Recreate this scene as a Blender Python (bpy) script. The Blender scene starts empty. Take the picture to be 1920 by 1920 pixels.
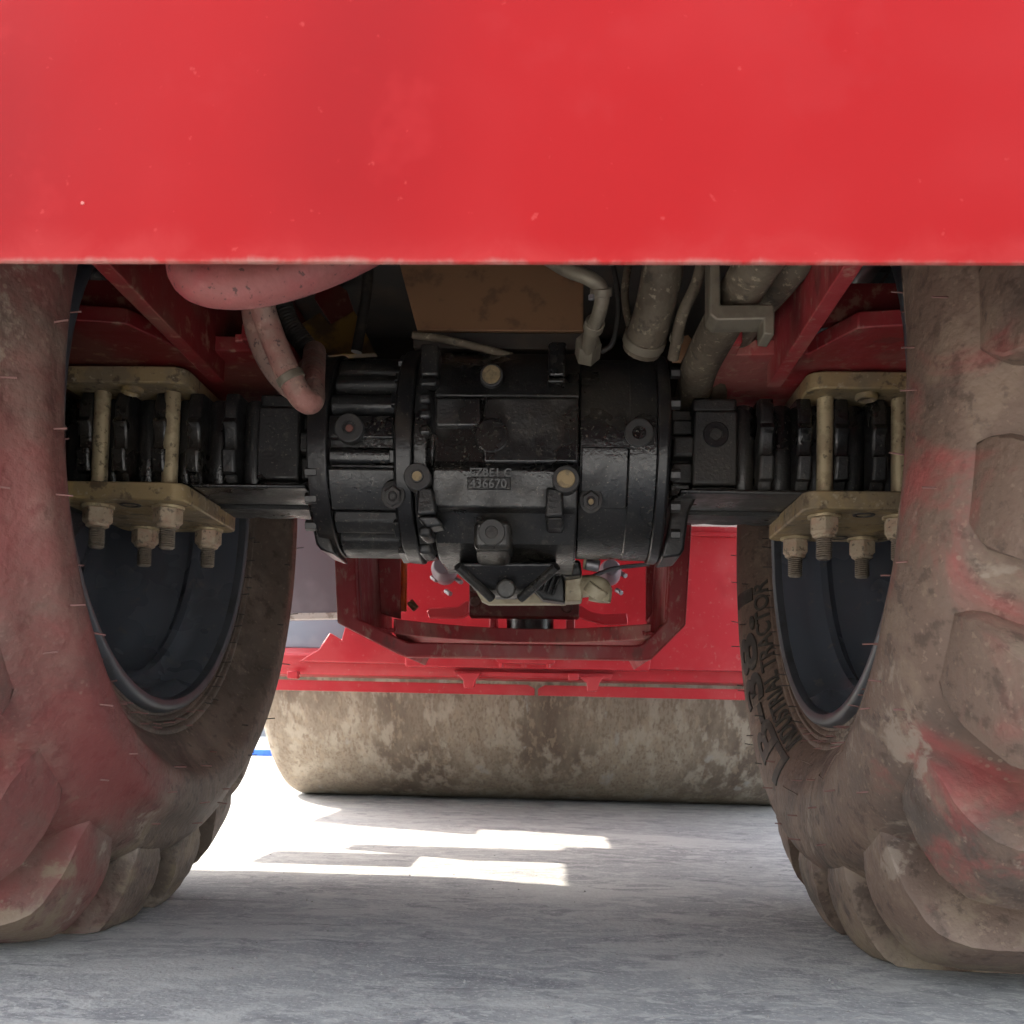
import bpy, math, random
from mathutils import Vector, Matrix
R = math.radians
random.seed(7)
SC = bpy.context.scene
COL = SC.collection

# ------------------------------------------------------------------ camera
F_PX, CAM, YAW, PITCH, ROLL, HOR = 1867.0, Vector((.097, 0, .315)), R(2.48), R(2.95), R(1.31), 1352.0
fw = Vector((-math.sin(YAW)*math.cos(PITCH), math.cos(YAW)*math.cos(PITCH), math.sin(PITCH)))
ri = Vector((math.cos(YAW), math.sin(YAW), 0)); up = ri.cross(fw)
cu = math.cos(ROLL)*up - math.sin(ROLL)*ri
cr = math.cos(ROLL)*ri + math.sin(ROLL)*up
PY = HOR - F_PX*math.tan(PITCH)
cd = bpy.data.cameras.new('camera'); cam = bpy.data.objects.new('camera', cd); COL.objects.link(cam)
cd.sensor_width = 36; cd.lens = F_PX/1920*36; cd.shift_y = (PY-960)/1920
cd.clip_start = .02; cd.clip_end = 2000
cam.matrix_world = Matrix(((cr.x, cu.x, -fw.x, CAM.x), (cr.y, cu.y, -fw.y, CAM.y), (cr.z, cu.z, -fw.z, CAM.z), (0, 0, 0, 1)))
cd.dof.use_dof = True; cd.dof.focus_distance = 1.45; cd.dof.aperture_fstop = 14
SC.camera = cam
def ray(x, y): return fw*F_PX + cr*(x-960) - cu*(y-PY)
def at(x, y, Y):
    "the point seen at photograph pixel x, y that lies at the real depth Y"
    d = ray(x, y); return CAM + d*((Y-CAM.y)/d.y)

# ------------------------------------------------------------------ sky, sun, exposure
SUN_DIR = Vector((-1, .42, 1.0)).normalized()
w = bpy.data.worlds.new('World'); SC.world = w; w.use_nodes = True
nt = w.node_tree; bg = nt.nodes['Background']
sky = nt.nodes.new('ShaderNodeTexSky'); sky.sky_type = 'NISHITA'; sky.sun_disc = False
sky.sun_elevation = math.asin(SUN_DIR.z); sky.sun_rotation = math.atan2(SUN_DIR.x, SUN_DIR.y)
sky.air_density = 1.3; sky.dust_density = 3.0; sky.ozone_density = 1.0
hs = nt.nodes.new('ShaderNodeHueSaturation'); hs.inputs['Saturation'].default_value = .36      # hazy pale sky
nt.links.new(sky.outputs[0], hs.inputs['Color']); nt.links.new(hs.outputs[0], bg.inputs[0]); bg.inputs[1].default_value = .15
sl = bpy.data.lights.new('sun', 'SUN'); sl.energy = 2.1; sl.angle = R(.5); sl.color = (1, .91, .78)
so = bpy.data.objects.new('sun', sl); COL.objects.link(so)
so.rotation_euler = SUN_DIR.to_track_quat('Z', 'Y').to_euler(); so.location = SUN_DIR*30
vs = SC.view_settings; vs.view_transform = 'Standard'; vs.look = 'None'; vs.gamma = 1; vs.exposure = 2.6
SC.cycles.max_bounces = 6; SC.cycles.diffuse_bounces = 4; SC.cycles.glossy_bounces = 3
SC.cycles.use_adaptive_sampling = True; SC.cycles.adaptive_threshold = .03
SC.cycles.use_denoising = True

# ------------------------------------------------------------------ materials
def mat(name, base, rough=.5, metal=0., layers=(), bump=(), coat=0., spec=.5, rlayers=(), stretch=None):
    """layers: (scale, colour, lo, hi, strength[, detail]) noise-masked colours; bump: (scale, strength, distance[, detail])"""
    m = bpy.data.materials.new(name); m.use_nodes = True
    n, l = m.node_tree.nodes, m.node_tree.links
    b = n['Principled BSDF']
    g = n.new('ShaderNodeNewGeometry'); pos = g.outputs['Position']
    def coords(i):
        mp = n.new('ShaderNodeMapping'); mp.inputs['Location'].default_value = (3.7*i+1.3, 2.1*i, 5.9*i)
        if stretch: mp.inputs['Scale'].default_value = stretch
        l.new(pos, mp.inputs[0]); return mp.outputs[0]
    def mask(i, sc, lo, hi, k=1., det=4):
        t = n.new('ShaderNodeTexNoise'); t.inputs['Scale'].default_value = sc; t.inputs['Detail'].default_value = det
        t.inputs['Roughness'].default_value = .62
        l.new(coords(i), t.inputs['Vector'])
        r = n.new('ShaderNodeMapRange'); r.inputs[1].default_value = lo; r.inputs[2].default_value = hi
        r.inputs[4].default_value = k; r.interpolation_type = 'SMOOTHSTEP'
        l.new(t.outputs[0], r.inputs[0]); return r.outputs[0]
    col = None
    rgb = n.new('ShaderNodeRGB'); rgb.outputs[0].default_value = (*base, 1); col = rgb.outputs[0]
    for i, L in enumerate(layers):
        fac = mask(i, L[0], L[2], L[3], L[4], L[5] if len(L) > 5 else 4)
        x = n.new('ShaderNodeMix'); x.data_type = 'RGBA'
        l.new(fac, x.inputs[0]); l.new(col, x.inputs[6]); x.inputs[7].default_value = (*L[1], 1); col = x.outputs[2]
    l.new(col, b.inputs['Base Color'])
    m['col'] = 1
    b.inputs['Metallic'].default_value = metal
    b.inputs['Specular IOR Level'].default_value = spec
    b.inputs['Coat Weight'].default_value = coat; b.inputs['Coat Roughness'].default_value = .15
    rv = n.new('ShaderNodeValue'); rv.outputs[0].default_value = rough; ro = rv.outputs[0]
    for i, L in enumerate(rlayers):      # (scale, roughness, lo, hi)
        fac = mask(20+i, L[0], L[2], L[3]); x = n.new('ShaderNodeMix')
        l.new(fac, x.inputs[0]); l.new(ro, x.inputs[2]); x.inputs[3].default_value = L[1]; ro = x.outputs[0]
    l.new(ro, b.inputs['Roughness'])
    nrm = None
    for i, L in enumerate(bump):
        t = n.new('ShaderNodeTexNoise'); t.inputs['Scale'].default_value = L[0]; t.inputs['Detail'].default_value = L[3] if len(L) > 3 else 2
        l.new(coords(40+i), t.inputs['Vector'])
        bp = n.new('ShaderNodeBump'); bp.inputs['Strength'].default_value = L[1]; bp.inputs['Distance'].default_value = L[2]
        l.new(t.outputs[0], bp.inputs['Height'])
        if nrm: l.new(nrm, bp.inputs['Normal'])
        nrm = bp.outputs[0]
    if nrm: l.new(nrm, b.inputs['Normal'])
    m['outcol'] = ''
    return m

def add_layer(m, build):
    "insert one more colour layer just before the base colour: build(nodes, links, position socket) -> (factor socket, colour)"
    n, l = m.node_tree.nodes, m.node_tree.links
    b = n['Principled BSDF']; old = b.inputs['Base Color'].links[0].from_socket
    pos = n.new('ShaderNodeNewGeometry').outputs['Position']
    fac, colr = build(n, l, pos)
    x = n.new('ShaderNodeMix'); x.data_type = 'RGBA'
    l.new(fac, x.inputs[0]); l.new(old, x.inputs[6]); x.inputs[7].default_value = (*colr, 1)
    l.new(x.outputs[2], b.inputs['Base Color'])
def noise_of(n, l, pos, sc, det=6, dist=0., stretch=None, loc=(0, 0, 0)):
    mp = n.new('ShaderNodeMapping'); mp.inputs['Location'].default_value = loc
    if stretch: mp.inputs['Scale'].default_value = stretch
    l.new(pos, mp.inputs[0])
    t = n.new('ShaderNodeTexNoise'); t.inputs['Scale'].default_value = sc; t.inputs['Detail'].default_value = det
    t.inputs['Distortion'].default_value = dist; t.inputs['Roughness'].default_value = .65
    l.new(mp.outputs[0], t.inputs['Vector']); return t.outputs[0]
def math_of(n, l, op, a, b=None):
    x = n.new('ShaderNodeMath'); x.operation = op
    for i, v in enumerate((a, b)):
        if v is None: continue
        if isinstance(v, (int, float)): x.inputs[i].default_value = v
        else: l.new(v, x.inputs[i])
    return x.outputs[0]
def ramp_of(n, l, v, lo, hi, k=1., k0=0.):
    r = n.new('ShaderNodeMapRange'); r.inputs[1].default_value = lo; r.inputs[2].default_value = hi
    r.inputs[3].default_value = k0; r.inputs[4].default_value = k; r.interpolation_type = 'SMOOTHSTEP'; l.new(v, r.inputs[0]); return r.outputs[0]

RED = (.25, .003, .0038)
M = {}
M['red'] = mat('red_paint', RED, .5, layers=[(2.0, (.275, .011, .012), .44, .60, .9, 3), (1.2, (.190, .0025, .004), .46, .60, .95, 2), (9, (.26, .008, .009), .55, .64, .5), (75, (.36, .04, .037), .665, .70, .5)],
               bump=[(4, .25, .02), (90, .10, .001)], spec=.13, rlayers=[(3, .55, .4, .65)])
M['red_frame'] = mat('red_frame_paint', (.27, .022, .026), .5, layers=[(9, (.26, .10, .08), .45, .62, .75), (55, (.34, .2, .15), .55, .68, .6), (22, (.12, .03, .025), .58, .68, .6)], bump=[(60, .4, .003)],
               rlayers=[(14, .7, .4, .6)], stretch=(1, 1, .6))
M['red_dark'] = mat('red_frame_dusty', (.14, .006, .007), .55, layers=[(7, (.13, .045, .03), .44, .6, .7), (45, (.26, .15, .1), .56, .68, .6)], bump=[(50, .3, .003)])
M['red_front'] = mat('red_front_frame_paint', (.42, .020, .029), .36, layers=[(5, (.45, .05, .055), .45, .66, .7), (70, (.42, .14, .12), .62, .7, .45), (3, (.29, .008, .013), .52, .66, .6)], bump=[(40, .15, .002)], spec=.4)
M['cast'] = mat('black_cast_paint', (.008, .008, .0085), .26, layers=[(5, (.030, .026, .021), .48, .66, .75), (260, (.15, .13, .10), .645, .70, .5, 2), (70, (.05, .043, .035), .57, .70, .6)],
                bump=[(230, .42, .0018, 2), (50, .2, .002)], spec=.6, rlayers=[(8, .58, .42, .6)])
M['cast_smooth'] = mat('black_machined_paint', (.010, .010, .011), .32, layers=[(12, (.035, .03, .025), .48, .66, .8), (220, (.12, .1, .08), .64, .7, .6, 2)], bump=[(120, .4, .0016)])
M['plug'] = mat('dark_plug_steel', (.03, .029, .029), .42, layers=[(60, (.06, .055, .045), .5, .7, .6)], bump=[(300, .1, .0004)])
M['brass'] = mat('brass_bolt_end', (.30, .23, .13), .45, .6, layers=[(120, (.15, .12, .08), .45, .65, .7)])
M['zinc'] = mat('yellow_zinc_plate', (.32, .235, .12), .5, .3, layers=[(10, (.22, .17, .11), .44, .56, .9), (45, (.10, .07, .045), .53, .63, .85), (7, (.46, .32, .12), .56, .66, .7), (90, (.46, .39, .28), .58, .68, .6)],
                bump=[(70, .5, .002)], rlayers=[(20, .7, .4, .6)])
M['bolt'] = mat('dusty_zinc_bolt', (.52, .43, .27), .42, .4, layers=[(30, (.33, .255, .16), .45, .6, .8), (100, (.10, .075, .05), .56, .66, .75)], bump=[(110, .4, .0014)])
M['nut'] = mat('dusty_zinc_nut', (.40, .32, .225), .6, .15, layers=[(50, (.38, .25, .175), .45, .6, .8), (130, (.09, .07, .05), .55, .66, .8), (90, (.42, .36, .27), .6, .7, .6)], bump=[(140, .6, .002)])
M['thread'] = mat('dusty_bolt_thread', (.22, .18, .14), .6, .3, layers=[(90, (.12, .1, .08), .5, .65, .7)])
M['rim'] = mat('black_rim_paint', (.085, .094, .115), .14, layers=[(3, (.06, .064, .072), .35, .72, .8, 2), (40, (.16, .14, .12), .6, .70, .4)], bump=[(8, .05, .004)], coat=.6, rlayers=[(3, .34, .3, .75)])
M['flange'] = mat('grey_rim_flange', (.055, .058, .066), .4, layers=[(20, (.03, .03, .03), .5, .65, .7)])
M['hose_red'] = mat('hose_red_overspray', (.28, .05, .055), .62, layers=[(7, (.22, .08, .07), .42, .62, .8), (120, (.05, .02, .02), .60, .66, .85), (30, (.32, .10, .095), .56, .66, .6)], bump=[(110, .6, .002)])
M['hose_pink'] = mat('hose_pink_dust', (.24, .11, .09), .7, layers=[(16, (.22, .15, .12), .42, .6, .8), (110, (.05, .03, .03), .58, .66, .8), (40, (.36, .22, .17), .56, .66, .7)], bump=[(90, .9, .003)])
M['hose_dust'] = mat('hose_grey_dust', (.12, .095, .065), .75, layers=[(14, (.08, .06, .04), .44, .58, .9), (90, (.28, .23, .16), .57, .67, .8), (30, (.05, .04, .03), .58, .66, .7)], bump=[(90, .8, .003)])
M['hose_black'] = mat('hose_black', (.02, .018, .016), .6, layers=[(30, (.08, .06, .045), .5, .68, .6)], bump=[(160, .4, .001)])
M['brown'] = mat('dusty_brown_panel', (.21, .11, .055), .75, layers=[(5, (.22, .045, .025), .5, .68, .7), (26, (.11, .06, .035), .52, .68, .7)], bump=[(40, .25, .002)])
M['yellow'] = mat('grimy_yellow_paint', (.26, .15, .03), .6, layers=[(14, (.06, .04, .02), .42, .6, .9)], bump=[(60, .2, .002)])
M['steel'] = mat('dusty_bracket_steel', (.18, .155, .115), .55, .3, layers=[(30, (.12, .1, .075), .45, .65, .8)], bump=[(90, .3, .001)])
M['dark'] = mat('grimy_dark_steel', (.022, .019, .017), .7, layers=[(9, (.06, .04, .025), .45, .7, .6)])
M['beige'] = mat('beige_hydraulic_paint', (.42, .36, .25), .5, layers=[(20, (.24, .19, .12), .45, .65, .8), (90, (.1, .08, .06), .62, .72, .6)], bump=[(90, .3, .001)])
M['silver'] = mat('silver_fitting', (.25, .24, .25), .4, .6)
M['rust'] = mat('brown_bolt_head', (.12, .045, .035), .6, layers=[(80, (.2, .1, .08), .5, .65, .6)])
M['orange'] = mat('orange_hose_sleeve', (.75, .14, .015), .45, layers=[(20, (.5, .08, .02), .45, .65, .6)])
M['greypanel'] = mat('grey_sheet_metal', (.165, .15, .17), .38, layers=[(4, (.26, .25, .27), .48, .66, .6), (30, (.3, .28, .28), .66, .74, .6)], bump=[(7, .1, .01)])
M['wall'] = mat('blue_grey_cladding', (.30, .33, .38), .6, layers=[(.6, (.22, .25, .3), .42, .62, .7)])
M['bluekerb'] = mat('blue_kerb_paint', (.03, .12, .55), .5, layers=[(12, (.05, .2, .6), .45, .6, .5)])
M['drum'] = mat('dusty_steel_drum', (.265, .215, .16), .72, layers=[(1.5, (.095, .066, .047), .45, .66, .9, 8), (70, (.15, .11, .08), .50, .62, .6), (9, (.35, .30, .235), .48, .60, .85, 6), (38, (.16, .115, .08), .54, .64, .7), (4.4, (.31, .285, .25), .62, .66, .8, 6), (26, (.30, .235, .165), .55, .62, .6)],
                bump=[(50, .4, .005, 5), (10, .3, .01)], stretch=(1.8, 1, .55))
M['lug_worn'] = None

def tyre_mat(name, base, dark, dust, overspray):
    m = mat(name, base, .62, layers=[(3.2, dark, .48, .62, .85, 6), (11, dust, .5, .64, .8, 6), (42, (base[0]*.45, base[1]*.45, base[2]*.45), .53, .66, .75, 5), (120, (dust[0]*1.4, dust[1]*1.4, dust[2]*1.4), .62, .70, .35, 2)],
            bump=[(20, .35, .004, 4), (110, .75, .0025, 3)], spec=.4)
    add_layer(m, overspray)  # red overspray with the counterweight's red bounce painted in
    def cracks(n, l, pos):
        v = n.new('ShaderNodeTexVoronoi'); v.inputs['Scale'].default_value = 105; l.new(pos, v.inputs[0])
        a = ramp_of(n, l, v.outputs['Distance'], .32, .22)
        k = ramp_of(n, l, noise_of(n, l, pos, 6.5, 4, loc=(9, 2, 1)), .56, .64)
        return math_of(n, l, 'MULTIPLY', math_of(n, l, 'MULTIPLY', a, k), .45), (.26, .2, .145)
    add_layer(m, cracks)
    def scuff(n, l, pos):
        a = ramp_of(n, l, noise_of(n, l, pos, 5.0, 6, .8, loc=(6, 1, 4)), .615, .655, .85)
        k = ramp_of(n, l, noise_of(n, l, pos, 45, 4, .4, loc=(1, 1, 4)), .40, .55)
        return math_of(n, l, 'MULTIPLY', a, k), (.235, .185, .145)
    add_layer(m, scuff)
    def mud(n, l, pos):
        s = n.new('ShaderNodeSeparateXYZ'); l.new(pos, s.inputs[0])
        z = math_of(n, l, 'SUBTRACT', s.outputs[2], math_of(n, l, 'MULTIPLY', math_of(n, l, 'SUBTRACT', noise_of(n, l, pos, 12, 6, .5, loc=(3, 8, 4)), .5), 1.1))
        return ramp_of(n, l, z, .08, -.05, .75), (.19, .145, .097)
    add_layer(m, mud)
    return m
def overspray_bounce_left(n, l, pos):  # redder towards the counterweight: overspray plus its reflected red as colour
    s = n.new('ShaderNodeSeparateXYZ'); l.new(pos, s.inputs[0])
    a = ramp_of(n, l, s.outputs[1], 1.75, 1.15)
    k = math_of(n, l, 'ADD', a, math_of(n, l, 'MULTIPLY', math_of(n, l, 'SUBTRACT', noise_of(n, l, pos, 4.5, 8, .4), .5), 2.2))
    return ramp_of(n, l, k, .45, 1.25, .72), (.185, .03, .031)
def overspray_bounce_right(n, l, pos):  # patchy overspray, with some red bounce painted in on the rear side
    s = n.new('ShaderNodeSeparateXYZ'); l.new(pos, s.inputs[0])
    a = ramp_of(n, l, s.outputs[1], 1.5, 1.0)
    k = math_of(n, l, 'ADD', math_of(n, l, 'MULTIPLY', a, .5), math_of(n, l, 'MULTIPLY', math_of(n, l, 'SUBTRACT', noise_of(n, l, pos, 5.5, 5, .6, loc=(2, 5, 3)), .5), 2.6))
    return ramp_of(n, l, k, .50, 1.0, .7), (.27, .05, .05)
M['tyre_l'] = tyre_mat('tyre_rubber_red_tint', (.115, .085, .066), (.065, .051, .041), (.165, .125, .097), overspray_bounce_left)
M['tyre_r'] = tyre_mat('tyre_rubber_brown_dust', (.132, .087, .065), (.062, .049, .041), (.185, .132, .096), overspray_bounce_right)
M['letter'] = mat('dark_raised_lettering', (.035, .03, .025), .6, layers=[(40, (.1, .085, .065), .52, .7, .7)])
M['spew'] = mat('rubber_vent_hair', (.2, .1, .09), .6)
M['spew_dark'] = mat('rubber_vent_hair_dark', (.05, .045, .04), .6)

def ground_mat():
    m = mat('dusty_concrete', (.31, .311, .308), .85, layers=[(.9, (.33, .327, .315), .42, .58, .8)], bump=[(45, .4, .005, 4), (170, .4, .003)], spec=.3)
    def streak(n, l, pos):
        a = noise_of(n, l, pos, 2.2, 6, .6, (1, 1.9, 1)); return ramp_of(n, l, a, .49, .59, .9), (.42, .415, .395)
    def dk(n, l, pos):
        a = noise_of(n, l, pos, 1.9, 6, .9, (1, 1.8, 1), (4, 7, 0)); return ramp_of(n, l, a, .52, .64, .65), (.185, .187, .195)
    def fine(n, l, pos):
        a = noise_of(n, l, pos, 13, 8, 1.6, (1, 1.7, 1), (1, 3, 0)); return ramp_of(n, l, a, .50, .60, .8), (.45, .445, .425)
    def finedk(n, l, pos):
        a = noise_of(n, l, pos, 7, 9, 1.4, (1, 2.0, 1), (5, 1, 0)); return ramp_of(n, l, a, .53, .65, .65), (.17, .172, .18)
    def grit(n, l, pos):
        a = noise_of(n, l, pos, 130, 2, 0, (1, 1.5, 1), (2, 2, 0)); return ramp_of(n, l, a, .57, .64, .7), (.5, .49, .46)
    for f in (streak, dk, fine, finedk, grit): add_layer(m, f)
    return m
M['ground'] = ground_mat()

# ------------------------------------------------------------------ mesh helpers
class MB:
    def __init__(s): s.v, s.f = [], []
    def add(s, v, f):
        o = len(s.v); s.v += [tuple(p) for p in v]; s.f += [tuple(i+o for i in q) for q in f]; return s
    def box(s, a, b):
        (x0, y0, z0), (x1, y1, z1) = a, b
        x0, x1 = sorted((x0, x1)); y0, y1 = sorted((y0, y1)); z0, z1 = sorted((z0, z1))
        return s.add([(x0, y0, z0), (x1, y0, z0), (x1, y1, z0), (x0, y1, z0), (x0, y0, z1), (x1, y0, z1), (x1, y1, z1), (x0, y1, z1)],
                     [(0, 3, 2, 1), (4, 5, 6, 7), (0, 1, 5, 4), (1, 2, 6, 5), (2, 3, 7, 6), (3, 0, 4, 7)])
    def obox(s, c, ax, ay, az):
        "box about c with half-extent vectors"
        c, ax, ay, az = map(Vector, (c, ax, ay, az)); v = []
        for k in (-1, 1):
            for i, j in ((-1, -1), (1, -1), (1, 1), (-1, 1)): v.append(c+ax*i+ay*j+az*k)
        return s.add(v, [(0, 3, 2, 1), (4, 5, 6, 7), (0, 1, 5, 4), (1, 2, 6, 5), (2, 3, 7, 6), (3, 0, 4, 7)])
    def prism(s, pts, d):
        "closed polygon of 3-D points swept by vector d"
        n = len(pts); pts = [Vector(p) for p in pts]; d = Vector(d)
        v = pts+[p+d for p in pts]
        return s.add(v, [tuple(range(n-1, -1, -1)), tuple(range(n, 2*n))]+[(i, (i+1) % n, n+(i+1) % n, n+i) for i in range(n)])
    def loft(s, rings, caps=True, closed=True):
        n = len(rings[0]); o = len(s.v); f = []
        for k in range(len(rings)-1):
            for i in range(n if closed else n-1):
                j = (i+1) % n; f.append((k*n+i, k*n+j, (k+1)*n+j, (k+1)*n+i))
        if caps: f += [tuple(range(n-1, -1, -1)), tuple((len(rings)-1)*n+i for i in range(n))]
        return s.add([p for r in rings for p in r], f)
    def tube(s, pts, r, seg=14, caps=True):
        pts = [Vector(p) for p in pts]; rings = []; nrm = None
        for i, p in enumerate(pts):
            t = (pts[min(i+1, len(pts)-1)]-pts[max(i-1, 0)]).normalized()
            if nrm is None: nrm = t.orthogonal().normalized()
            nrm = (nrm-t*nrm.dot(t)).normalized(); bn = t.cross(nrm)
            rr = r(i/(len(pts)-1)) if callable(r) else r
            rings.append([p+(nrm*math.cos(a)+bn*math.sin(a))*rr for a in (2*math.pi*k/seg for k in range(seg))])
        return s.loft(rings, caps)
    def cyl(s, a, b, r, seg=20, r2=None): 
        a, b = Vector(a), Vector(b); t = (b-a).normalized(); n = t.orthogonal().normalized(); m = t.cross(n)
        rings = [[p+(n*math.cos(2*math.pi*k/seg)+m*math.sin(2*math.pi*k/seg))*q for k in range(seg)] for p, q in ((a, r), (b, r if r2 is None else r2))]
        return s.loft(rings)
    def lathe(s, prof, c, ax, seg=96, caps=False):
        "prof: (along, radius) turned about axis ax through c"
        c, ax = Vector(c), Vector(ax).normalized(); n = Vector((0, 0, -1)) if abs(ax.z) < .9 else Vector((1, 0, 0)); m = ax.cross(n)
        rings = [[c+ax*h+(n*math.cos(2*math.pi*k/seg)+m*math.sin(2*math.pi*k/seg))*r for k in range(seg)] for h, r in prof]
        return s.loft(rings, caps)
    def mesh(s, name, smooth=35, flip_check=True):
        me = bpy.data.meshes.new(name); me.from_pydata(s.v, [], s.f)
        import bmesh
        bm = bmesh.new(); bm.from_mesh(me); bmesh.ops.recalc_face_normals(bm, faces=bm.faces); bm.to_mesh(me); bm.free()
        if smooth:
            for p in me.polygons: p.use_smooth = True
            me.set_sharp_from_angle(angle=R(smooth))
        return me
    def build(s, name, m, parent=None, bevel=0, smooth=35, label=None, seg=2):
        return put(name, s.mesh(name, smooth), m, parent, bevel, label, seg)
def put(name, me, m, parent=None, bevel=0, label=None, seg=2):
    if m is not None and not me.materials: me.materials.append(M[m] if isinstance(m, str) else m)
    o = bpy.data.objects.new(name, me); COL.objects.link(o)
    if parent is not None:
        o.parent = parent; o.matrix_parent_inverse = PINV.get(parent.name) or PINV.setdefault(parent.name, world_of(parent).inverted())
    if bevel:
        b = o.modifiers.new('bevel', 'BEVEL'); b.width = bevel; b.segments = seg; b.limit_method = 'ANGLE'; b.angle_limit = R(40); b.harden_normals = False
    if label: o['label'] = label
    return o
PINV = {}
def world_of(o):
    return (world_of(o.parent) @ o.matrix_parent_inverse if o.parent else Matrix.Identity(4)) @ o.matrix_basis
def spline(pts, n=10):
    pts = [Vector(p) for p in pts]; P = [pts[0]*2-pts[1]]+pts+[pts[-1]*2-pts[-2]]; out = []
    for i in range(1, len(P)-2):
        for k in range(n):
            t = k/n; a, b, c, d = P[i-1:i+3]
            out.append(.5*((2*b)+(c-a)*t+(2*a-5*b+4*c-d)*t*t+(3*b-a-3*c+d)*t**3))
    return out+[pts[-1]]
def tag(o, label, cat=None, kind=None, group=None):
    o['label'] = label
    if cat: o['category'] = cat
    if kind: o['kind'] = kind
    if group: o['group'] = group
    return o

# ------------------------------------------------------------------ the setting
gm = MB(); S = 400
xs = [-S, -30, -8, -3, 3, 8, 30, S]
gm.add([(x, y, 0) for y in xs for x in xs], [(j*8+i, j*8+i+1, (j+1)*8+i+1, (j+1)*8+i) for j in range(7) for i in range(7)])
g = gm.build('ground', 'ground', smooth=0); g.location.y = 2; tag(g, 'dusty grey concrete yard floor', kind='structure')

wm = MB()
for k in range(120):                                   # corrugated cladding of a far store wall
    x = -24+k*.4
    wm.prism([(x, 15.0, .35), (x+.1, 14.94, .35), (x+.2, 14.94, .35), (x+.3, 15.0, .35), (x+.4, 15.0, .35), (x+.4, 15.1, .35), (x, 15.1, .35)], (0, 0, 2.2))
wr = bpy.data.objects.new('store_wall', None); COL.objects.link(wr); wr.location = (0, 15, 0)
tag(wr, 'far blue grey store wall beyond the roller drum', 'wall')
wm.build('cladding', 'wall', wr, smooth=0)
MB().box((-24, 14.9, 0), (24, 15.15, .346)).build('plinth', mat('grey_plinth', (.24, .24, .25), .8, layers=[(3, (.13, .14, .15), .45, .6, .8)]), wr)
kb = bpy.data.objects.new('blue_kerb', None); COL.objects.link(kb); kb.location = (-3, 7.7, 0)
tag(kb, 'low blue painted kerb on the sunlit ground beyond the drum', 'kerb')
for k in range(8): MB().box((-7+k*.75, 7.65, 0), (-7+k*.75+.74, 7.77, .05)).build('kerb_stone', 'bluekerb', kb, .006)

# ------------------------------------------------------------------ the roller
RT = bpy.data.objects.new('road_roller', None); COL.objects.link(RT); RT.location = (0, 2.8, 0)
tag(RT, 'red single drum road roller on muddy lugged tyres, seen from underneath at the rear', 'road roller')
D, ZA, YC, ZC = 1.52, .69, 1.52, .717      # wheel axis, axle housing axis

# ---- counterweight and bodywork
cwm = MB(); zb = .6435
prof = [(.700, zb+.002), (.7015, zb), (.745, zb+.024), (.80, .75), (.80, 1.62), (.735, 1.66), (.700, 1.60)]
rings = []
for i in range(41):
    x = -1.06+2.12*i/40
    rings.append([(x, y, z+.0013*x) for y, z in prof])
cwm.loft(rings)
def cw_wear(n, l, pos):
    s = n.new('ShaderNodeSeparateXYZ'); l.new(pos, s.inputs[0])
    a = ramp_of(n, l, math_of(n, l, 'SUBTRACT', s.outputs[2], math_of(n, l, 'MULTIPLY', noise_of(n, l, pos, 30, 8, .5, (1, 1, .4)), .018)), zb-.004, zb-.012)
    return a, (.25, .13, .11)
def cw_dust(n, l, pos):
    s = n.new('ShaderNodeSeparateXYZ'); l.new(pos, s.inputs[0])
    a = ramp_of(n, l, math_of(n, l, 'SUBTRACT', s.outputs[2], math_of(n, l, 'MULTIPLY', noise_of(n, l, pos, 14, 8, .8), .08)), zb-.015, zb-.05, .28)
    return a, (.34, .04, .037)
add_layer(M['red'], cw_dust); add_layer(M['red'], cw_wear)
cw = cwm.build('counterweight', 'red', RT, .002, label='wide red rear counterweight plate across the top')
ch = MB(); p = at(155, 381, .7); ch.lathe([(-.0006, .0002), (-.0005, .0012), (.0015, .0016)], p, (0, 1, 0), 12)
ch.build('paint_chip', mat('pale_chip', (.42, .12, .10), .6), cw)

MB().box((-.62, .81, 1.18), (.62, 2.0, 1.75)).build('engine_hood', 'red', RT, .02)
MB().box((-.60, .805, 1.10), (.60, 2.05, 1.176)).build('hood_floor', 'dark', RT)  # dark floor added to keep light out from above
for s, n in ((-1, 'left'), (1, 'right')):
    xa = s*.385
    fr = MB().box((xa, .81, .79), (xa+s*.02, 1.385, 1.098)).build('frame_rail', 'red_dark' if s < 0 else 'red_frame', RT, .0015, label=f'dusty dark red rear frame rail on the {n}')
    x0, x1 = s*.285, s*.74
    sp = MB().prism([(x0, 1.40, .82), (x0, 1.70, .82), (x1, 1.70, .82), (x1, 1.20, .82), (s*.47, 1.25, .82), (s*.43, 1.34, .82), (s*.335, 1.345, .82), (s*.335, 1.30, .82), (s*.30, 1.30, .82)], (0, 0, .022))
    seat = sp.build('axle_seat_plate', 'red_dark' if s < 0 else 'red_frame', RT, .002, label=f'dusty dark red seat plate above the {n} axle clamp')
    MB().prism([(s*.42, 1.30, .846), (x1, 1.235, .846), (x1, 1.235, .875), (s*.42, 1.30, .90)], (0, .02, 0)).build('gusset', 'red_dark', seat, .001)
    MB().box((s*.31, 1.36, .843), (s*.345, 1.40, .875)).build('stop_block', 'red_frame', seat, .003)
    MB().prism([(s*.405, 1.43, .846), (s*.405, 1.68, .846), (s*.405, 1.9, 1.09), (s*.405, 1.43, 1.09)], (s*.02, 0, 0)).build('frame_web', 'red_dark', RT, .001)
MB().box((-.60, 2.0, .80), (.60, 2.03, 1.098)).build('light_block_plate', 'dark', RT)  # dark closing plate added to block light behind the axle

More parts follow.
